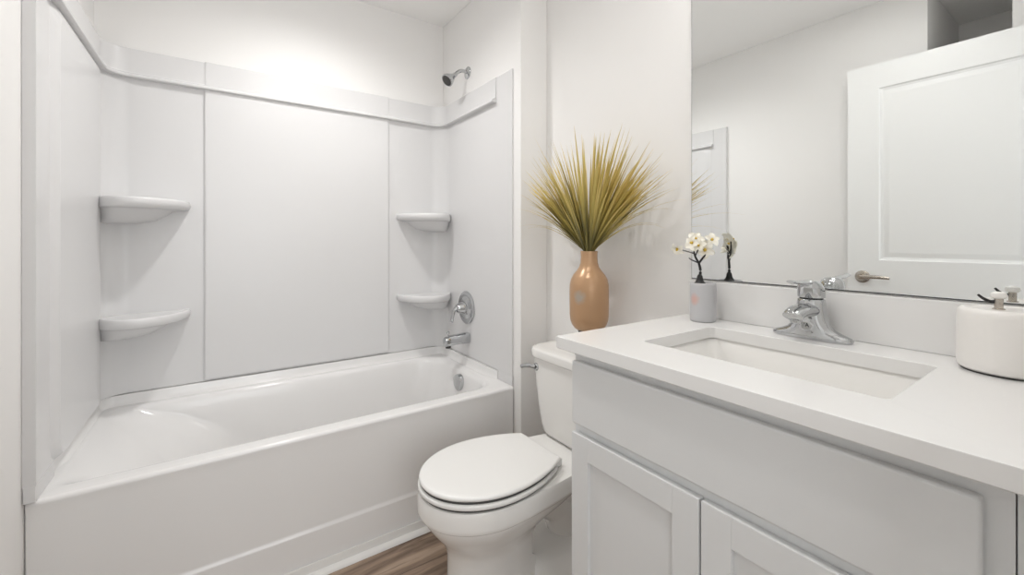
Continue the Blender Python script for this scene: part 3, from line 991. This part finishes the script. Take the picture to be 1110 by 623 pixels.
for k in range(320):
    # mostly a fan along the wall (y), thinner across it
    u = random.uniform(-1, 1)
    lean = 1.02 * (abs(u) ** 0.85) * (1 if u > 0 else -1)           # lean along y
    acr = random.gauss(-0.10, 0.17)
    if abs(lean) < 0.15:
        acr = random.gauss(-0.12, 0.25)
    vec = Vector((math.tan(acr), math.tan(lean), 1))
    tilt = math.atan(math.hypot(vec.x, vec.y))
    phi = math.atan2(vec.y, vec.x)
    big = 0.30 + 0.17 * min(1, abs(lean) / 0.18) if abs(lean) < 0.18 else 0.48 - 0.04 * (abs(lean) - 0.18) / 0.72
    length = big * random.uniform(0.66, 1.0)
    bend = random.uniform(0.0, 0.22) + 0.42 * abs(u) ** 2 * random.random()
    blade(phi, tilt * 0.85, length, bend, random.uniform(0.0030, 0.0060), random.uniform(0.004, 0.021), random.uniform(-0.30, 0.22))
for side_, l0, dr in ((1, 1.20, 0.55), (1, 1.05, 0.30), (1, 1.32, 0.75), (1, 0.95, 0.15), (-1, 1.15, 0.20), (-1, 1.25, 0.60), (-1, 1.02, 0.35), (-1, 1.35, 0.80), (1, 1.12, 0.10), (-1, 1.08, 0.05)):
    for k in range(3):
        vec = Vector((-0.10 + random.uniform(-0.3, 0.12), side_ * math.tan(l0 * 0.80 + random.uniform(-0.06, 0.06)), 1))
        blade(math.atan2(vec.y, vec.x), math.atan(math.hypot(vec.x, vec.y)) * 0.92, random.uniform(0.30, 0.46), dr, random.uniform(0.0022, 0.0034), 0.018, random.uniform(-0.05, 0.1))
for f in g.faces: f.smooth = True
me = bpy.data.meshes.new('dried_grass')
g.to_mesh(me); g.free()
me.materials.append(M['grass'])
go = bpy.data.objects.new('dried_grass', me)
COL.objects.link(go)
tag(go, 'fan of olive-gold dried grass standing in the copper vase', 'dried grass')

# ------------------------------------------------------------------ the open door leaf (seen in the mirror)
DX0, DX1, DY0, DY1, DZ0, DZ1 = -0.310, -0.275, 0.085, 0.855, 0.012, 2.066
d1 = bpy.data.objects.new('door_1', None); COL.objects.link(d1)
d1.location = (DX0, DY0, 0)
tag(d1, kind='structure')
DO = Vector((DX0, DY0, 0))
b = B()
pan = [(DY0 + 0.132, DY1 - 0.132, 1.050, 1.940), (DY0 + 0.132, DY1 - 0.132, 0.24, 0.84)]


def dface(x, s):
    """door face at x with two moulded panels; s = +1 faces +x"""
    def q(y0, y1, z0, z1, xx):
        return [(xx, y0, z0), (xx, y1, z0), (xx, y1, z1), (xx, y0, z1)]
    ys = [DY0, pan[0][0], pan[0][1], DY1]
    zs = [DZ0, pan[1][2], pan[1][3], pan[0][2], pan[0][3], DZ1]
    for i in range(3):
        for j in range(5):
            if i == 1 and j in (1, 3):
                continue
            vs = [b.verts.new(p) for p in q(ys[i], ys[i + 1], zs[j], zs[j + 1], x)]
            b.faces.new(vs)
    for (y0, y1, z0, z1) in pan:
        rs = [q(y0 + d, y1 - d, z0 + d, z1 - d, x - s * h) for d, h in ((0, 0), (0.006, 0.006), (0.016, 0.009), (0.024, 0.008), (0.036, 0.003), (0.044, 0.002))]
        loft(b, rs, False, True)


dface(DX1, 1)
dface(DX0, -1)
for a_, c_ in (((DX0, DY0), (DX1, DY0)), ((DX0, DY1), (DX1, DY1))):
    b.faces.new([b.verts.new(p) for p in ((a_[0], a_[1], DZ0), (c_[0], c_[1], DZ0), (c_[0], c_[1], DZ1), (a_[0], a_[1], DZ1))])
for z in (DZ0, DZ1):
    b.faces.new([b.verts.new(p) for p in ((DX0, DY0, z), (DX1, DY0, z), (DX1, DY1, z), (DX0, DY1, z))])
obj('door_leaf', rel(b, DO), 'door', d1, sharp=20)
b = B()
lathe(b, [(0, 0), (0.032, 0), (0.032, 0.006), (0.027, 0.009), (0.012, 0.011), (0.011, 0.034), (0.014, 0.038), (0.014, 0.047), (0, 0.048)], (DX1, 0.79, 0.962), 32, 'x')
p = smooth_path([(DX1 + 0.041, 0.79, 0.962), (DX1 + 0.042, 0.755, 0.964), (DX1 + 0.040, 0.710, 0.964), (DX1 + 0.037, 0.672, 0.962)])
tube(b, p, [0.011 - 0.003 * i / (len(p) - 1) for i in range(len(p))], 14)
obj('door_handle', rel(b, DO), 'satin', d1)
b = B()
for z in (0.25, 1.05, 1.85):
    lathe(b, [(0, 0), (0.006, 0), (0.006, 0.09), (0, 0.09)], (DX1 + 0.004, DY0 - 0.006, z), 12)
obj('hinges', rel(b, DO), 'satin', d1)

# ------------------------------------------------------------------ lamps (above and behind the frame)
def downlight(name, label, x, y, r, m):
    t_ = thing(name, label, 'ceiling light', (x, y, ZC))
    b = B(); lathe(b, [(r, -0.0002), (r + 0.018, -0.0002), (r + 0.016, -0.006), (r + 0.002, -0.009), (r, -0.006)], n=40, caps=False)
    obj('trim_ring', b, 'trim', t_)
    b = B(); lathe(b, [(0, -0.001), (r, -0.001), (r, -0.004), (0, -0.0045)], n=40)
    obj('diffuser', b, m, t_)
    return t_


downlight('ceiling_light', 'round recessed ceiling light over the tub', 0.36, 1.74, 0.07, 'lamp_tub')
ld = bpy.data.lights.new('tub_lamp', 'SPOT'); ld.energy = TUB_SPOT; ld.spot_size = R(156); ld.spot_blend = 1.0; ld.shadow_soft_size = 0.035; ld.color = (1.0, 0.985, 0.965)
lo = bpy.data.objects.new('tub_lamp', ld); COL.objects.link(lo); lo.location = (0.36, 1.74, ZC - 0.02)
downlight('ceiling_light', 'round flush ceiling light in the middle of the bathroom', 0.36, 0.62, 0.16, 'lamp_room')
downlight('ceiling_light', 'added round fill light on the hall ceiling behind the doorway', 0.15, -0.75, 0.16, 'lamp_hall_fill')  # unseen hall lamp, added to send fill through the doorway
vl = thing('vanity_light', 'three-lamp vanity light bar on the wall above the mirror', 'wall light', (XM, 0.43, 2.15))
b = B(); box(b, -0.025, -0.0005, -0.27, 0.27, -0.045, 0.045, 0.006); obj('back_plate', b, 'satin', vl)
for k in (-1, 0, 1):
    b = B(); tube(b, smooth_path([(-0.02, k * 0.19, 0), (-0.07, k * 0.19, 0.004), (-0.10, k * 0.19, -0.012), (-0.10, k * 0.19, -0.03)]), 0.008, 12, (0, 1, 0))
    obj('lamp_arm', b, 'satin', vl)
    b = B(); lathe(b, [(0, 0), (0.028, 0), (0.036, -0.015), (0.046, -0.06), (0.054, -0.105), (0.05, -0.108), (0, -0.108)], (-0.10, k * 0.19, -0.028), 28)
    obj('glass_shade', b, 'lamp_vanity', vl)
